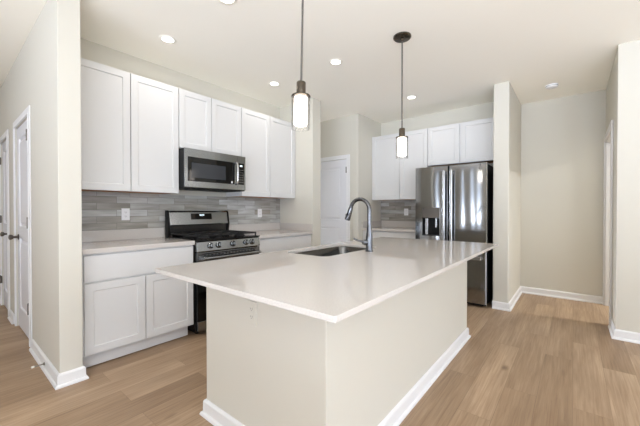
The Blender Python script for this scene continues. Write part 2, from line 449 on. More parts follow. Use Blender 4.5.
# baseboards: profile swept along straight runs (with shoe moulding)
BB = [(0, 0), (0.028, 0), (0.028, 0.008), (0.024, 0.017), (0.015, 0.021), (0.014, 0.078), (0.010, 0.086), (0.005, 0.090), (0, 0.092)]
def base_run(bm, p, q, nrm, m0=0, m1=0):
    """p->q along the wall foot, nrm = outward direction; m0/m1 = +1 grows / -1 shrinks with thickness (mitre)"""
    p = Vector((p[0], p[1], 0)); q = Vector((q[0], q[1], 0)); d = (q - p).normalized(); nv = Vector((nrm[0], nrm[1], 0))
    a = [p + nv * (t + 0.0005) - d * (t * m0) + Vector((0, 0, z)) for t, z in BB]
    b = [q + nv * (t + 0.0005) + d * (t * m1) + Vector((0, 0, z)) for t, z in BB]
    loft(bm, [a, b])
def baseboard(name, runs, label):
    bm = bmesh.new()
    for r in runs: base_run(bm, *r)
    struct(name, bm, M['trim'], label, 'baseboard')
baseboard('baseboard_left', [((0.525, 3.62), (0.525, 2.71), (-1, 0), 0, 1), ((0.525, 2.71), (0.655, 2.71), (0, -1), 1, 1),
                             ((0.655, 2.71), (0.655, 2.80), (1, 0), 1, 0),
                             ((0.525, 4.885), (0.525, 4.585), (-1, 0)), ((0.525, 6.5), (0.525, 5.705), (-1, 0))], 'white baseboard around the left wall end')
baseboard('baseboard_pillar', [((4.315, 0.772), (4.315, 0.603), (-1, 0), 0, 1), ((4.315, 0.603), (5.40, 0.603), (0, -1), 1, -1)], 'white baseboard around wall end beside refrigerator')
baseboard('baseboard_hall_end', [((5.40, 0.603), (5.40, -0.31), (-1, 0), -1, 0)], 'white baseboard across the end of the right hall')
baseboard('baseboard_right', [((4.01, -0.31), (4.01, -5.0), (-1, 0), 1, 0), ((4.38, -0.31), (4.01, -0.31), (0, 1), 0, 1)], 'white baseboard under bright wall at right edge')
baseboard('baseboard_north_end', [((3.264, 2.79), (3.264, 2.78), (-1, 0), 0, 1), ((3.264, 2.78), (3.437, 2.78), (0, -1), 1, 1), ((3.437, 2.78), (3.437, 6.5), (1, 0), 1, 0)], 'white baseboard at wall end right of range counter')
baseboard('baseboard_passage', [((4.25, 2.79), (4.25, 2.67), (-1, 0), 0, 1), ((4.25, 2.67), (4.36, 2.67), (0, -1), 1, 0)], 'white baseboard at the passage corner')
baseboard('baseboard_south', [((5.40, -5.0), (3.2, -5.0), (0, 1)), ((0.3, -5.0), (-0.9, -5.0), (0, 1)), ((-3.3, -5.0), (-4.0, -5.0), (0, 1))], 'white baseboard on the window wall')
baseboard('baseboard_west', [((-4.0, -5.0), (-4.0, 6.5), (1, 0))], 'white baseboard on the far living room wall')

# doors: local x right, y into the wall, z up; front looks along -y
def casing(bm, w, h, cw=0.066, t=0.011):
    for s in (0, 1):
        x0 = -cw if s == 0 else w
        bx(bm, x0, x0 + cw, -t, -0.0005, 0, h + cw)
        xi = x0 + (cw - 0.018 if s == 0 else 0.0)
        bx(bm, xi + (0 if s == 0 else 0), xi + 0.018, -t - 0.004, -t + 0.002, 0, h + 0.018)
    bx(bm, 0, w, -t, -0.0005, h, h + cw)
    bx(bm, 0, w, -t - 0.004, -t + 0.002, h, h + 0.018)
def room_door(name, loc, rz, w, h, knob_right, hinges, label, cased=True):
    root = thing(name, label, 'door', loc, rz); root['kind'] = 'structure'
    g = 0.004
    bm = bmesh.new()
    shaker(bm, g, w - g, 0.012, 0.98, 0.035, 0.115, 0.013, 0.012, True, mb=0.2, mt=0.06)
    shaker(bm, g, w - g, 0.98, h - g, 0.035, 0.115, 0.013, 0.012, True, mb=0.06, mt=0.12)
    bmesh.ops.remove_doubles(bm, verts=bm.verts, dist=0.0005)
    obj('door_leaf', bm, M['door'], root)
    bm = bmesh.new(); casing(bm, w, h)
    obj('door_casing', bm, M['trim'], root, 0.003)
    kx = w - 0.065 if knob_right else 0.065
    bm = bmesh.new()
    lathe(bm, [(0.031, 0.0115), (0.031, 0.007), (0.024, 0.004), (0.012, 0.001), (0.011, -0.026), (0.022, -0.034), (0.028, -0.046), (0.026, -0.058), (0.014, -0.064)], (kx, 0, 0.93), 20, 'Y')
    obj('door_knob', bm, M['dark_nickel'], root, smooth=True)
    hx = 0.0 if knob_right else w
    for hz in hinges:
        bm = bmesh.new()
        lathe(bm, [(0.007, hz - 0.048), (0.007, hz + 0.048)], (hx, -0.016, 0), 10)
        lathe(bm, [(0.005, hz + 0.048), (0.006, hz + 0.054)], (hx, -0.016, 0), 10)
        bx(bm, hx - 0.012, hx + 0.012, -0.014, 0.0, hz - 0.045, hz + 0.045)
        obj('hinge', bm, M['dark_nickel'], root)
    return root
# walls facing -X: rotate -90 so local x runs towards -Y
room_door('door_1', (0.525, D1[1], 0), -90, D1[1] - D1[0], DH, False, (0.33, 1.09, 1.86), 'white panelled door with dark knob nearest the left wall end')
room_door('door_2', (0.525, D2[1], 0), -90, D2[1] - D2[0], DH, True, (0.33, 1.09, 1.82), 'white panelled door cut by the left edge of photo')
room_door('door_3', (4.25, PD[1], 0), -90, PD[1] - PD[0], DH, False, (0.33, 1.09, 1.86), 'white two panel door seen behind the faucet')
# cased doorway in the hall side wall (faces +Y)
bm = bmesh.new()
for x0, x1 in ((OP[0] - 0.07, OP[0]), (OP[1], OP[1] + 0.069)):
    bx(bm, x0, x1, -0.3095, -0.292, 0, OP[2] + 0.07)
bx(bm, OP[0], OP[1], -0.3095, -0.292, OP[2], OP[2] + 0.07)
for b in ((OP[0], OP[0] + .014, -.43, -.31, 0, OP[2]), (OP[1] - .014, OP[1], -.43, -.31, 0, OP[2]), (OP[0] + .014, OP[1] - .014, -.43, -.31, OP[2] - .014, OP[2])):
    bx(bm, *b)
struct('trim_1', bm, M['trim'], 'white casing of the doorway in the right hall', 'door casing', 0.003)

# ------------------------------------------------------------------ cabinets
# local frame: x right, y back, z up, front of doors at y = 0
G = 0.0032
def upper_cabinet(label, loc, rz, w, z0, z1, splits, depth=0.329, filler=(0, 0), group='white upper cabinets'):
    root = thing('upper_cabinet', label, 'cabinet', loc, rz, group)
    bm = bmesh.new()
    bx(bm, 0.0005, w - 0.0005, 0.021, depth, z0 + 0.012, z1)
    # lower lip of the sides and face frame
    bx(bm, 0.0005, 0.018, 0.021, depth, z0 + 0.001, z0 + 0.012); bx(bm, w - 0.018, w - 0.0005, 0.021, depth, z0 + 0.001, z0 + 0.012)
    bx(bm, 0.018, w - 0.018, 0.021, 0.04, z0 + 0.001, z0 + 0.012)
    obj('cabinet_body', bm, M['cab_inside'], root)
    b = boxo('underside', (0.018, w - 0.018, 0.0405, depth - 0.001, z0 + 0.004, z0 + 0.0118), M['raw_wood'], root)
    b['label'] = 'bare brown wood underside'
    for a, c in splits:
        bm = bmesh.new(); shaker(bm, a + G, c - G, z0 + 0.002, z1 - 0.002)
        obj('cabinet_door', bm, M['cabinet'], root, 0.0012)
    if filler[1]:
        boxo('filler_strip', (w, w + filler[1], 0.010, 0.06, z0 + 0.001, z1), M['cabinet'], root)
    return root
ZT, ZB = 2.438, 1.372
UF = 3.097
upper_cabinet('tall two door white upper cabinet left of the microwave', (0.658, UF, 0), 0, 0.896, ZB, ZT, [(0.0, 0.455), (0.455, 0.896)])
upper_cabinet('short white upper cabinet mounted directly above the microwave', (1.556, UF, 0), 0, 0.763, 1.836, ZT, [(0.0, 0.365), (0.365, 0.763)])
upper_cabinet('tall two door white upper cabinet right of the microwave', (2.321, UF, 0), 0, 0.919, ZB, ZT, [(0.0, 0.452), (0.452, 0.919)], filler=(0, 0.022))
upper_cabinet('tall two door white upper cabinet left of the refrigerator, above dark tile', (4.68, 2.667, 0), -90, 0.952, ZB, ZT, [(0.0, 0.500), (0.500, 0.952)])
upper_cabinet('short wide white cabinet directly above the refrigerator', (4.68, 1.713, 0), -90, 0.92, 1.868, ZT, [(0.0, 0.452), (0.470, 0.92)])

def base_cabinet(label, loc, rz, w, doors, drawers, ends=(True, True)):
    root = thing('base_cabinet', label, 'cabinet', loc, rz, 'white base cabinets')
    bm = bmesh.new()
    bx(bm, 0.001, w - 0.001, 0.021, 0.624, 0.112, 0.8755); bx(bm, 0.03, w - 0.04, 0.09, 0.6, 0, 0.112)
    obj('cabinet_body', bm, M['cab_inside'], root)
    boxo('toe_kick', (0.001, w - 0.032, 0.062, 0.08, 0.009, 0.1115), M['cabinet'], root)
    for a, c in drawers:
        bm = bmesh.new(); bx(bm, a + G, c - G, 0, 0.019, 0.667, 0.862)
        obj('drawer', bm, M['cabinet'], root, 0.002)
    for a, c in doors:
        bm = bmesh.new(); shaker(bm, a + G, c - G, 0.118, 0.652)
        obj('cabinet_door', bm, M['cabinet'], root, 0.0012)
    return root
base_cabinet('white base cabinet with one wide drawer left of the range', (0.658, 2.80, 0), 0, 0.887, [(0.027, 0.457), (0.457, 0.885)], [(0.027, 0.885)])
base_cabinet('white base cabinet right of the range, mostly behind the island top', (2.323, 2.80, 0), 0, 0.938, [(0.002, 0.469), (0.469, 0.936)], [(0.002, 0.936)])
base_cabinet('white base cabinet beside the refrigerator, under the short counter', (4.385, 2.667, 0), -90, 0.925, [(0.002, 0.462), (0.462, 0.923)], [(0.002, 0.923)])

# ------------------------------------------------------------------ worktops
CT = 0.914
t = thing('countertop', 'white quartz worktop on the cabinet left of the range', 'countertop', (0.658, 2.782, 0), 0, 'white quartz worktops')
boxo('slab', (0, 0.889, 0, 0.646, 0.876, CT), M['quartz'], t, 0.003)
boxo('upstand', (0, 0.889, 0.627, 0.6465, CT + 0.0005, 1.016), M['quartz'], t, 0.002)
t = thing('countertop', 'white quartz worktop right of the range, ending at the cream wall', 'countertop', (2.322, 2.782, 0), 0, 'white quartz worktops')
boxo('slab', (0, 0.941, 0, 0.646, 0.876, CT), M['quartz'], t, 0.003)
boxo('upstand', (0, 0.921, 0.627, 0.6465, CT + 0.0005, 1.016), M['quartz'], t, 0.002)
boxo('side_upstand', (0.922, 0.941, 0.0, 0.6465, CT + 0.0005, 1.016), M['quartz'], t, 0.002)
t = thing('countertop', 'short white quartz worktop beside the refrigerator', 'countertop', (4.365, 2.669, 0), -90, 'white quartz worktops')
boxo('slab', (0, 0.93, 0, 0.643, 0.876, CT), M['quartz'], t, 0.003)
boxo('upstand', (0.021, 0.93, 0.624, 0.6435, CT + 0.0005, 1.016), M['quartz'], t, 0.002)
boxo('side_upstand', (0, 0.02, 0.0, 0.6435, CT + 0.0005, 1.016), M['quartz'], t, 0.002)

# tiled backsplashes
o = boxo('backsplash', (0, 2.603, 0, 0.008, 0, 0.355), M['tile'])
o.location = (0.659, 3.4215, 1.0168); tag(o, 'grey stone strip tile backsplash behind the range', 'backsplash', 'grey tile backsplashes')
o = boxo('backsplash', (0, 0.93, 0, 0.008, 0, 0.355), M['tile'])
o.location = (5.0015, 2.667, 1.0168); o.rotation_euler = (0, 0, R(-90))
tag(o, 'dark grey tile backsplash left of the refrigerator', 'backsplash', 'grey tile backsplashes')

# ------------------------------------------------------------------ island
IX0, IX1, IY0, IY1, IZ = 0.711, 3.172, 0.522, 1.68, 0.903
BX0, BX1, BY0, BY1 = 1.0, 3.168, 0.780, 1.675
isl = thing('kitchen_island', 'long cream kitchen island base with white baseboard', 'island', (BX0, BY0, 0))
LX, LY = BX1 - BX0, BY1 - BY0
foot = ((0, 0), (LX, 0), (LX, LY), (LX - 0.02, LY), (LX - 0.02, 0.115), (0.115, 0.115), (0.115, LY), (0, LY))
bm = bmesh.new()
loft(bm, [[(x, y, z) for x, y in foot] for z in (0.0, IZ - 0.0205)])
obj('island_walls', bm, M['wall'], isl, 0.004)
boxo('cabinet_body', (0.116, LX - 0.021, LY - 0.04, LY - 0.022, 0.1, IZ - 0.021), M['cab_inside'], isl)
nd = 4; cw = (LX - 0.137) / nd
for i in range(nd):
    bm = bmesh.new(); shaker(bm, G, cw - G, 0.118, IZ - 0.04)
    dr = obj('cabinet_door', bm, M['cabinet'], isl, 0.0012)
    dr.location = (0.116 + cw * (i + 1), LY - 0.001, 0); dr.rotation_euler = (0, 0, R(180))
bm = bmesh.new()
base_run(bm, (LX, 0), (0, 0), (0, -1), 1, 1); base_run(bm, (0, 0), (0, LY), (-1, 0), 1, 1); base_run(bm, (0, LY), (0.115, LY), (0, 1), 1, 0); base_run(bm, (LX, 0.3), (LX, 0), (1, 0), 0, 1)
b = obj('island_baseboard', bm, M['trim'], isl); b['label'] = 'white baseboard of island'
# worktop with the sink cut-out
SX0, SX1, SY0, SY1, SR = 1.575, 2.29, 1.235, 1.615, 0.06
bm = bmesh.new()
outer = [bm.verts.new(p) for p in rrect(0, IX1 - IX0, 0, IY1 - IY0, 0.006, 0, 3)]
inner = [bm.verts.new(p) for p in rrect(SX0 - IX0, SX1 - IX0, SY0 - IY0, SY1 - IY0, SR, 0, 8)]
ed = []
for lp in (outer, inner):
    for i in range(len(lp)): ed.append(bm.edges.new((lp[i], lp[(i + 1) % len(lp)])))
bmesh.ops.triangle_fill(bm, use_beauty=True, use_dissolve=False, edges=ed)
r = bmesh.ops.extrude_face_region(bm, geom=bm.faces[:])
bmesh.ops.translate(bm, verts=[v for v in r['geom'] if isinstance(v, bmesh.types.BMVert)], vec=(0, 0, -0.02))
top = obj('island_countertop', bm, M['quartz'], None, 0.0025)
top.location = (IX0, IY0, IZ)
tag(top, 'large glossy white quartz worktop of the island', 'countertop')
# undermount sink
sk = thing('kitchen_sink', 'stainless undermount sink set into the island top', 'sink', ((SX0 + SX1) / 2, (SY0 + SY1) / 2, IZ - 0.021))
hw, hd = (SX1 - SX0) / 2, (SY1 - SY0) / 2
bm = bmesh.new()
def rr(e, r, z): return rrect(-hw - e, hw + e, -hd - e, hd + e, r, z, 8)
loft(bm, [rr(0.018, SR + .018, -0.003), rr(0.018, SR + .018, 0), rr(0.003, SR, 0), rr(0.0, SR, -0.006), rr(-0.006, SR - .005, -0.17), rr(-0.03, SR - .025, -0.195),
          rr(-0.09, 0.03, -0.2), rr(-0.12, 0.025, -0.201)], cap0=False, cap1=True)
obj('bowl', bm, M['sink_steel'], sk, smooth=True)
bm = bmesh.new(); lathe(bm, [(0.045, -0.2005), (0.045, -0.198), (0.034, -0.1975), (0.03, -0.1995)], (0, 0, 0), 24)
obj('drain', bm, M['nickel'], sk, smooth=True)
# faucet
fx, fy = 1.99, 1.155
fc = thing('faucet', 'brushed steel gooseneck pull-down faucet beside the island sink', 'faucet', (fx, fy, IZ), 0)
bm = bmesh.new()
lathe(bm, [(0.029, 0.0005), (0.029, 0.008), (0.025, 0.012), (0.0245, 0.02), (0.0245, 0.10), (0.023, 0.115), (0.0185, 0.15), (0.0152, 0.2)], (0, 0, 0), 24)
obj('faucet_body', bm, M['faucet_steel'], fc, smooth=True)
bm = bmesh.new()
pts, rad = [(0, 0, 0.195), (0, 0, 0.30)], [0.0150, 0.0148]
RA = 0.08
for k in range(1, 15):
    a = R(180 - 166 * k / 14)
    pts.append((0, RA + RA * math.cos(a), 0.302 + RA * math.sin(a))); rad.append(0.0145)
obj('spout', (tube(bm, pts, rad, 16), bm)[1], M['faucet_steel'], fc, smooth=True)
e = Vector(pts[-1]); d = (e - Vector(pts[-2])).normalized()
bm = bmesh.new()
tube(bm, [e + d * k for k in (0.001, 0.012, 0.05, 0.085, 0.1, 0.102)], [0.0155, 0.0175, 0.0185, 0.0215, 0.0215, 0.018], 18)
obj('spray_head', bm, M['faucet_steel'], fc, smooth=True)
bm = bmesh.new(); bx(bm, -0.005, 0.005, 0, 0.004, -0.012, 0.012)
b = obj('spray_button', bm, M['black_matte'], fc, 0.002); b.location = e + d * 0.055 + Vector((-0.0185, -0.002, 0)); b.rotation_euler = (0, 0, R(90))
bm = bmesh.new()
tube(bm, [(-0.018, 0, 0.066), (-0.03, 0, 0.067), (-0.046, 0, 0.070), (-0.052, 0, 0.071)], [0.021, 0.0225, 0.019, 0.012], 16)
tube(bm, [(-0.046, 0, 0.071), (-0.07, 0.004, 0.077), (-0.10, 0.009, 0.087), (-0.116, 0.012, 0.094)], [0.009, 0.007, 0.0065, 0.0075], 12)
lv = obj('lever_handle', bm, M['faucet_steel'], fc, smooth=True); lv.rotation_euler = (0, 0, R(-40))

# ------------------------------------------------------------------ range (front looks -y)
rg = thing('kitchen_range', 'stainless gas range with black cooktop between the base cabinets', 'range', (1.553, 2.752, 0))
RW = 0.758
bm = bmesh.new(); bx(bm, 0, RW, 0.045, 0.66, 0.03, 0.905)
obj('range_body', bm, M['black'], rg, 0.003)
bm = bmesh.new(); bx(bm, 0.001, RW - 0.001, 0.0, 0.60, 0.9055, 0.918)
bx(bm, 0.02, RW - 0.02, 0.03, 0.585, 0.918, 0.9195)
obj('cooktop', bm, M['black'], rg, 0.003)
# sloped steel control panel
bm = bmesh.new()
prof = [(0.044, 0.803), (0.002, 0.803), (0.0, 0.81), (0.014, 0.895), (0.02, 0.905), (0.044, 0.905)]
loft(bm, [[(0.001, y, z) for y, z in prof], [(RW - 0.001, y, z) for y, z in prof]])
obj('control_panel', bm, M['steel'], rg, 0.002)
for kx in (0.145, 0.235, 0.405, 0.572, 0.652):
    bm = bmesh.new()
    lathe(bm, [(0.027, 0.004), (0.027, -0.004), (0.022, -0.008), (0.020, -0.030), (0.017, -0.034)], (0, 0, 0), 22, 'Y')
    bx(bm, -0.004, 0.004, -0.040, -0.030, -0.019, 0.019)
    k = obj('control_knob', bm, M['steel'], rg, smooth=True); k.location = (kx, 0.0045, 0.856); k.rotation_euler = (R(-9), 0, 0)
    bm = bmesh.new(); lathe(bm, [(0.031, 0.003), (0.031, -0.002)], (0, 0, 0), 22, 'Y')
    k2 = obj('knob_ring', bm, M['black_matte'], k)
# oven door: steel top rail, black glass
bm = bmesh.new()
bx(bm, 0.004, RW - 0.004, 0.004, 0.0445, 0.145, 0.715)
od = obj('oven_door', bm, M['glass_black'], rg, 0.004)
bm = bmesh.new(); bx(bm, 0.004, RW - 0.004, 0.002, 0.0445, 0.716, 0.796)
obj('door_rail', bm, M['steel'], od, 0.003)
bm = bmesh.new(); bx(bm, 0.05, RW - 0.05, 0.0005, 0.003, 0.778, 0.786)
for i in range(16):
    bx(bm, 0.07 + i * 0.0395, 0.09 + i * 0.0395, -0.0005, 0.003, 0.766, 0.772)
obj('vent_slots', bm, M['black_matte'], od)
bm = bmesh.new(); tube(bm, [(0.035, -0.05, 0.742), (RW - 0.035, -0.05, 0.742)], 0.0125, 16)
for x in (0.05, RW - 0.05):
    bx(bm, x - 0.011, x + 0.011, -0.05, 0.003, 0.733, 0.751)
obj('oven_handle', bm, M['steel'], od, smooth=True)
bm = bmesh.new(); bx(bm, 0.012, RW - 0.012, 0.006, 0.0445, 0.045, 0.138)
obj('storage_drawer', bm, M['steel'], rg, 0.004)
for x in (0.05, RW - 0.05):
    for y in (0.1, 0.6):
        bm = bmesh.new(); lathe(bm, [(0.018, 0), (0.018, 0.029)], (x, y, 0), 12)
        obj('foot', bm, M['black_matte'], rg)
# burners and grates
for bxp, byp, br in ((0.16, 0.16, 0.044), (0.16, 0.43, 0.036), (0.379, 0.30, 0.05), (0.60, 0.16, 0.05), (0.60, 0.43, 0.036)):
    bm = bmesh.new()
    lathe(bm, [(br + 0.012, 0.9198), (br + 0.01, 0.926), (br, 0.928), (br, 0.934), (br - 0.004, 0.938)], (bxp, byp, 0), 24)
    obj('burner', bm, M['iron'], rg, smooth=True)
for x0, x1 in ((0.022, 0.262), (0.268, 0.490), (0.496, 0.736)):
    bm = bmesh.new(); y0, y1, z0, z1 = 0.035, 0.575, 0.944, 0.958
    for b in ((x0, x1, y0, y0+.012, z0, z1), (x0, x1, y1-.012, y1, z0, z1), (x0, x0+.012, y0, y1, z0, z1), (x1-.012, x1, y0, y1, z0, z1),
              ((x0+x1)/2-.006, (x0+x1)/2+.006, y0, y1, z0, z1), (x0, x1, (y0+y1)/2-.006, (y0+y1)/2+.006, z0, z1),
              (x0, x1, y0+.13, y0+.142, z0, z1), (x0, x1, y1-.142, y1-.13, z0, z1)):
        bx(bm, *b)
    for px in (x0, x1 - .014):
        for py in (y0, (y0 + y1) / 2 - .007, y1 - .014):
            bx(bm, px, px + .014, py, py + .014, 0.9196, z0)
    obj('grate', bm, M['iron'], rg, 0.002)
# backguard
bm = bmesh.new()
prof = [(0.655, 0.906), (0.606, 0.906), (0.606, 1.035), (0.655, 1.035)]
loft(bm, [[(0.002, y, z) for y, z in prof], [(RW - 0.002, y, z) for y, z in prof]])
obj('backguard_base', bm, M['black'], rg)
bm = bmesh.new()
prof = [(0.655, 1.0355), (0.584, 1.0355), (0.580, 1.045), (0.604, 1.178), (0.616, 1.193), (0.63, 1.197), (0.655, 1.197)]
loft(bm, [[(0.022, y, z) for y, z in prof], [(RW - 0.022, y, z) for y, z in prof]])
bg_ = obj('backguard', bm, M['steel'], rg, 0.003)
prof = [(0.6555, 0.906), (0.60, 0.906), (0.578, 1.034), (0.577, 1.045), (0.602, 1.180), (0.615, 1.196), (0.63, 1.2), (0.6555, 1.2)]
for x in (0.0, RW - 0.0215):
    bm = bmesh.new(); loft(bm, [[(x, y, z) for y, z in prof], [(x + 0.0215, y, z) for y, z in prof]])
    obj('end_cap', bm, M['black_matte'], bg_, 0.002)
def on_guard(z): return 0.580 + (z - 1.045) * (0.604 - 0.580) / (1.178 - 1.045)
bm = bmesh.new()
za, zb = 1.098, 1.166
loft(bm, [[(x, on_guard(za) - .002, za), (x, on_guard(zb) - .002, zb), (x, on_guard(zb) + .004, zb), (x, on_guard(za) + .004, za)] for x in (0.262, 0.520)])
obj('display', bm, M['glass_black'], bg_)
bm = bmesh.new()
for x in (0.368, 0.382, 0.400, 0.414):
    za, zb = 1.138, 1.156
    loft(bm, [[(q, on_guard(za) - .0026, za), (q, on_guard(zb) - .0026, zb), (q, on_guard(zb) - .001, zb), (q, on_guard(za) - .001, za)] for q in (x, x + 0.009)])
obj('lit_clock', bm, M['readout'], bg_)

# ------------------------------------------------------------------ microwave
mw = thing('microwave', 'stainless over-the-range microwave hung under the short cabinet', 'microwave', (1.556, 2.99, 1.424))
MWW, MH = 0.738, 0.400
bm = bmesh.new(); bx(bm, 0, MWW, 0.012, 0.43, 0.008, MH)
obj('microwave_case', bm, M['black_matte'], mw, 0.003)
# steel door with window opening; front at y=0
def frame_face(bm, x0, x1, z0, z1, hx0, hx1, hz0, hz1, y0, y1):
    bx(bm, x0, hx0, y0, y1, z0, z1); bx(bm, hx1, x1, y0, y1, z0, z1)
    bx(bm, hx0, hx1, y0, y1, z0, hz0); bx(bm, hx0, hx1, y0, y1, hz1, z1)
bm = bmesh.new(); frame_face(bm, 0.0, 0.627, 0.012, MH, 0.033, 0.586, 0.072, 0.318, 0.0, 0.0115)
md = obj('microwave_door', bm, M['steel'], mw)
bm = bmesh.new(); frame_face(bm, 0.0335, 0.5855, 0.0725, 0.3175, 0.075, 0.475, 0.11, 0.262, 0.002, 0.0115)
obj('door_glass', bm, M['glass_black'], md)
boxo('window_screen', (0.0755, 0.4745, 0.004, 0.0115, 0.1105, 0.2615), M['glass_grey'], md)
bm = bmesh.new(); tube(bm, [(0.604, 0.0, 0.075), (0.604, -0.028, 0.085), (0.604, -0.036, 0.12), (0.604, -0.038, 0.20), (0.604, -0.036, 0.28), (0.604, -0.028, 0.31), (0.604, 0.0, 0.32)], 0.0115, 14)
obj('door_handle', bm, M['handle_steel'], md, smooth=True)
bm = bmesh.new(); bx(bm, 0.545, 0.560, 0.0008, 0.0025, 0.082, 0.104)
obj('maker_badge', bm, M['white_plastic'], md)
bm = bmesh.new(); frame_face(bm, 0.629, MWW, 0.012, MH, 0.632, 0.718, 0.072, 0.318, 0.0, 0.0115)
obj('panel_surround', bm, M['steel'], mw)
cp = boxo('control_panel', (0.6325, 0.7175, 0.001, 0.0115, 0.0725, 0.3175), M['glass_black'], mw)
bm = bmesh.new(); bx(bm, 0.660, 0.694, 0.0003, 0.0015, 0.280, 0.296)
obj('lit_clock', bm, M['readout'], cp)
bm = bmesh.new()
for r_ in range(6):
    for c_ in range(3):
        bx(bm, 0.642 + c_ * 0.026, 0.655 + c_ * 0.026, 0.0003, 0.0015, 0.095 + r_ * 0.028, 0.105 + r_ * 0.028)
obj('keypad', bm, M['slot'], cp)
bm = bmesh.new(); bx(bm, 0.004, MWW - 0.004, 0.012, 0.39, 0.0, 0.0078)
for i in range(12): bx(bm, 0.05 + i * 0.056, 0.085 + i * 0.056, 0.05, 0.2, -0.004, 0.0)
obj('vent_grille', bm, M['black_matte'], mw)

# ------------------------------------------------------------------ refrigerator (front looks -X)
FW, FZ = 0.895, 1.782
fr = thing('refrigerator', 'stainless french door refrigerator with water dispenser beside the wall end', 'refrigerator', (4.20, 1.712, 0), -90)
bm = bmesh.new(); bx(bm, 0.004, FW - 0.004, 0.07, 0.79, 0.045, FZ - 0.012)
obj('case', bm, M['black_matte'], fr, 0.004)
for x in (0.05, FW - 0.1):
    boxo('hinge_cover', (x, x + 0.05, 0.075, 0.16, FZ - 0.0115, FZ + 0.012), M['black_matte'], fr, 0.003)
bm = bmesh.new(); bx(bm, 0.02, FW - 0.02, 0.09, 0.11, 0.012, 0.0445)
obj('toe_grille', bm, M['black_matte'], fr)
for x in (0.06, FW - 0.1):
    for y in (0.12, 0.7):
        boxo('foot', (x, x + 0.04, y, y + 0.04, 0, 0.0445), M['black_matte'], fr)
def bowed_panel(x0, x1, z0, z1, bulge, t, hole=None, hd=0.05):
    """door slab whose face bows gently outward; optional recess"""
    bm = bmesh.new()
    xs = sorted(set([x0 + (x1 - x0) * i / 16 for i in range(17)] + [x0 + (x1 - x0) * 0.015, x1 - (x1 - x0) * 0.015] + (list(hole[:2]) if hole else [])))
    zs = sorted(set([z0, z1] + (list(hole[2:]) if hole else [])))
    def yf(x):
        u = (x - x0) / (x1 - x0) * 2 - 1
        edge = max(0, abs(u) - 0.97) / 0.03
        return bulge * u * u + 0.012 * edge ** 2
    vs = {(i, j): bm.verts.new((x, yf(x), z)) for i, x in enumerate(xs) for j, z in enumerate(zs)}
    for i in range(len(xs) - 1):
        for j in range(len(zs) - 1):
            if hole and hole[0] - 1e-6 <= xs[i] and xs[i+1] <= hole[1] + 1e-6 and hole[2] - 1e-6 <= zs[j] and zs[j+1] <= hole[3] + 1e-6:
                continue
            bm.faces.new((vs[i, j], vs[i+1, j], vs[i+1, j+1], vs[i, j+1]))
    n, m = len(xs) - 1, len(zs) - 1
    b = [bm.verts.new(p) for p in ((x0, t, z0), (x1, t, z0), (x1, t, z1), (x0, t, z1))]
    bm.faces.new((b[3], b[2], b[1], b[0]))
    bm.faces.new([b[0]] + [vs[0, j] for j in range(m, -1, -1)][::-1][0:0] + [b[3]] + [vs[0, j] for j in range(m, -1, -1)])
    bm.faces.new([b[2], b[1]] + [vs[n, j] for j in range(0, m + 1)])
    bm.faces.new([b[1], b[0]] + [vs[i, 0] for i in range(0, n + 1)])
    bm.faces.new([b[3], b[2]] + [vs[i, m] for i in range(n, -1, -1)])
    return bm, yf
mid = FW / 2
DZ0, DZ1 = 0.705, FZ
hole = (0.105, 0.334, 0.86, 1.10)
bm, yf = bowed_panel(0.0, mid - 0.004, DZ0, DZ1, 0.002, 0.064, hole)
ld = obj('refrigerator_door', bm, M['fridge_steel'], fr, smooth=True)
bm, yf2 = bowed_panel(mid + 0.004, FW, DZ0, DZ1, 0.002, 0.064)
rd = obj('refrigerator_door', bm, M['fridge_steel'], fr, smooth=True)
bm, yf3 = bowed_panel(0.0, FW, 0.05, 0.695, 0.002, 0.064)
fd = obj('freezer_drawer', bm, M['fridge_steel'], fr, smooth=True)
# dispenser on the left door
bm = bmesh.new()
a, c, e0, e1 = hole
bx(bm, a, a + .004, 0.0, 0.058, e0, e1); bx(bm, c - .004, c, 0.0, 0.058, e0, e1)
bx(bm, a, c, 0.053, 0.058, e0, e1); bx(bm, a, c, 0.0, 0.058, e1 - .004, e1); bx(bm, a, c, 0.0, 0.058, e0, e0 + .01)
obj('dispenser_recess', bm, M['black_matte'], ld)
bm = bmesh.new(); bx(bm, a - 0.002, c + 0.002, -0.001, 0.012, e1, e1 + 0.138)
obj('dispenser_panel', bm, M['dark_nickel'], ld, 0.003)
bm = bmesh.new()
bx(bm, a + 0.165, a + 0.185, 0.025, 0.05, e0 + 0.11, e0 + 0.235)
obj('dispenser_paddle', bm, M['handle_steel'], ld, 0.003)
bm = bmesh.new(); bx(bm, a + 0.035, a + 0.075, 0.006, 0.05, e0 + 0.012, e1 - 0.006)
obj('water_cradle', bm, M['handle_steel'], ld, 0.004)
# bar handles
for root_, hx in ((ld, mid - 0.046), (rd, mid + 0.046)):
    bm = bmesh.new()
    loft(bm, [rrect(hx - .016, hx + .016, -0.066, -0.046, 0.007, z, 4) for z in (0.78, 1.715)])
    for z in (0.80, 1.675):
        bx(bm, hx - 0.011, hx + 0.011, -0.047, 0.006, z, z + 0.02)
    obj('door_handle', bm, M['handle_steel'], root_, smooth=True)
bm = bmesh.new()
loft(bm, [[(x, p[0], p[1]) for p in ((-0.070, 0.592), (-0.046, 0.592), (-0.046, 0.640), (-0.070, 0.640))] for x in (0.05, FW - 0.05)])
for x in (0.055, FW - 0.08):
    bx(bm, x, x + 0.025, -0.047, 0.006, 0.600, 0.632)
obj('drawer_handle', bm, M['handle_steel'], fd, 0.003)

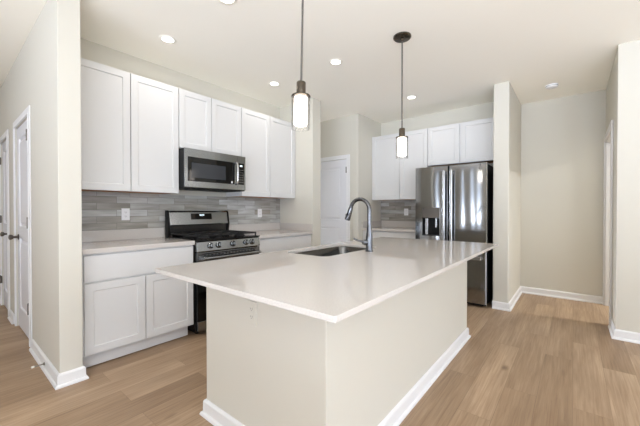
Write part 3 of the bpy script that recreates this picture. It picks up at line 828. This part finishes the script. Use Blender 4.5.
# ------------------------------------------------------------------ outlets
def outlet(label, loc, rz, m, group='outlet covers'):
    r_ = thing('outlet', label, 'outlet', loc, rz)
    bm = bmesh.new(); bx(bm, -0.036, 0.036, -0.0065, -0.0005, -0.058, 0.058)
    obj('cover_plate', bm, m, r_, 0.002)
    for s in (-1, 1):
        bm = bmesh.new()
        loft(bm, [[(p[0], y, p[1]) for p in [(q[0], q[1]) for q in rrect(-0.0165, 0.0165, s * 0.0195 - 0.0145, s * 0.0195 + 0.0145, 0.008, 0, 4)]] for y in (-0.006, -0.0085)])
        f_ = obj('receptacle', bm, m, r_)
        bm = bmesh.new()
        bx(bm, -0.008, -0.0055, -0.0088, -0.008, s * 0.0195 - 0.003, s * 0.0195 + 0.006); bx(bm, 0.0055, 0.008, -0.0088, -0.008, s * 0.0195 - 0.003, s * 0.0195 + 0.006)
        bx(bm, -0.002, 0.002, -0.0088, -0.008, s * 0.0195 - 0.010, s * 0.0195 - 0.006)
        obj('slots', bm, M['slot'], f_)
    return r_
outlet('white outlet on the grey tile left of the range', (1.178, 3.421, 1.163), 0, M['white_plastic'])
outlet('white outlet on the grey tile right of the range', (2.867, 3.421, 1.163), 0, M['white_plastic'])
outlet('pale outlet on the dark tile left of the refrigerator', (5.001, 2.19, 1.172), -90, M['white_plastic'])
outlet('cream outlet on the shaded end of the island', (1.0, 1.248, 0.69), -90, M['wall'])

# ------------------------------------------------------------------ ceiling lights
def recessed(label, x, y):
    r_ = thing('recessed_light', label, 'ceiling light', (x, y, H), 0, 'recessed ceiling lights')
    bm = bmesh.new()
    lathe(bm, [(0.047, -0.001), (0.049, -0.006), (0.070, -0.004), (0.074, -0.0005)], (0, 0, 0), 32, cap0=False, cap1=False)
    obj('trim_ring', bm, M['ceiling'], r_, smooth=True)
    bm = bmesh.new(); lathe(bm, [(0.0485, -0.0055), (0.03, -0.0075), (0.001, -0.008)], (0, 0, 0), 32, cap0=False)
    obj('lens', bm, M['lamp'], r_, smooth=True)
    d_ = bpy.data.lights.new('lamp_glow', 'AREA'); d_.shape = 'DISK'; d_.size = 0.1; d_.energy = LAMP_W; d_.color = (1, 0.95, 0.88)
    l_ = bpy.data.objects.new('lamp_glow', d_); col.objects.link(l_); l_.parent = r_; l_.location = (0, 0, -0.012)
recessed('round recessed ceiling light above the left upper cabinets', 1.33, 2.845)
recessed('round recessed ceiling light above the upper cabinet right of microwave', 2.61, 2.835)
recessed('round recessed ceiling light between the two pendants', 2.63, 1.925)
recessed('round recessed ceiling light nearest the refrigerator', 4.10, 1.725)
recessed('round recessed ceiling light cut by the top edge of photo', 1.345, 1.965)

# pendants
def pendant(label, x, y, z0, lean=(0, 0)):
    r_ = thing('pendant_light', label, 'pendant light', (x, y, H), 0, 'pendants over the island'); r_.rotation_euler = (lean[0], lean[1], 0)
    bm = bmesh.new(); lathe(bm, [(0.078, -0.0005), (0.078, -0.012), (0.07, -0.02), (0.014, -0.024), (0.012, -0.04), (0.006, -0.042)], (0, 0, 0), 32)
    obj('canopy', bm, M['bronze'], r_, smooth=True)
    zc = z0 + 0.262 - H
    bm = bmesh.new(); lathe(bm, [(0.006, zc - 0.003), (0.006, -0.041)], (0, 0, 0), 12)
    obj('rod', bm, M['cord'], r_, smooth=True)
    bm = bmesh.new(); lathe(bm, [(0.008, zc + 0.006), (0.024, zc + 0.003), (0.0265, zc - 0.002), (0.0265, zc - 0.068), (0.052, zc - 0.072), (0.0545, zc - 0.078), (0.050, zc - 0.080), (0.01, zc - 0.080)], (0, 0, 0), 32)
    obj('socket_cap', bm, M['bronze'], r_, smooth=True)
    zt = zc - 0.080; zb = z0 - H
    bm = bmesh.new(); lathe(bm, [(0.0532, zt - 0.0005), (0.0532, zb), (0.0498, zb), (0.0498, zt - 0.0005)], (0, 0, 0), 40, cap0=False, cap1=False)
    g_ = obj('glass_shade', bm, M['glass'], r_, smooth=True)
    bm = bmesh.new(); lathe(bm, [(0.030, zt - 0.001), (0.038, zt - 0.006), (0.038, zb + 0.032), (0.033, zb + 0.022), (0.015, zb + 0.017)], (0, 0, 0), 32)
    obj('frosted_diffuser', bm, M['bulb'], r_, smooth=True)
pendant('pendant light with glass cylinder, nearer one, over the left end of the island', 1.313, 1.183, 1.659, (0.0147, 0.012))
pendant('pendant light with glass cylinder, farther one, in front of the refrigerator cabinets', 2.62, 1.19, 1.664)

# smoke detector
sd = thing('smoke_detector', 'small white round smoke detector on the hall ceiling', 'smoke detector', (4.80, 0.22, H))
bm = bmesh.new(); lathe(bm, [(0.066, -0.0005), (0.066, -0.012), (0.058, -0.03), (0.045, -0.036), (0.01, -0.037)], (0, 0, 0), 32)
obj('housing', bm, M['white_plastic'], sd, smooth=True)
bm = bmesh.new(); lathe(bm, [(0.064, -0.013), (0.0655, -0.0135), (0.0645, -0.0175), (0.062, -0.018)], (0, 0, 0), 32, cap0=False, cap1=False)
obj('vent_ring', bm, M['slot'], sd)
bm = bmesh.new(); lathe(bm, [(0.012, -0.0365), (0.011, -0.041), (0.003, -0.0415)], (0.012, 0.0, 0), 16)
obj('test_button', bm, M['white_plastic'], sd, smooth=True)

# spring door stop on the left baseboard
ds = thing('door_stop', 'small spring door stop sticking out from left baseboard', 'door stop', (0.51, 3.08, 0.05))
bm = bmesh.new(); lathe(bm, [(0.011, -0.001), (0.011, -0.006), (0.006, -0.01)], (0, 0, 0), 14, 'X')
obj('mount', bm, M['nickel'], ds, smooth=True)
bm = bmesh.new()
pts = [(-0.009 - 0.052 * i / 120, 0.0048 * math.cos(i * 2 * math.pi / 8), 0.0048 * math.sin(i * 2 * math.pi / 8)) for i in range(121)]
tube(bm, pts, 0.0012, 5)
obj('spring', bm, M['nickel'], ds, smooth=True)
bm = bmesh.new(); lathe(bm, [(0.005, -0.058), (0.0075, -0.062), (0.0075, -0.074), (0.004, -0.077)], (0, 0, 0), 14, 'X')
obj('rubber_tip', bm, M['rubber'], ds, smooth=True)
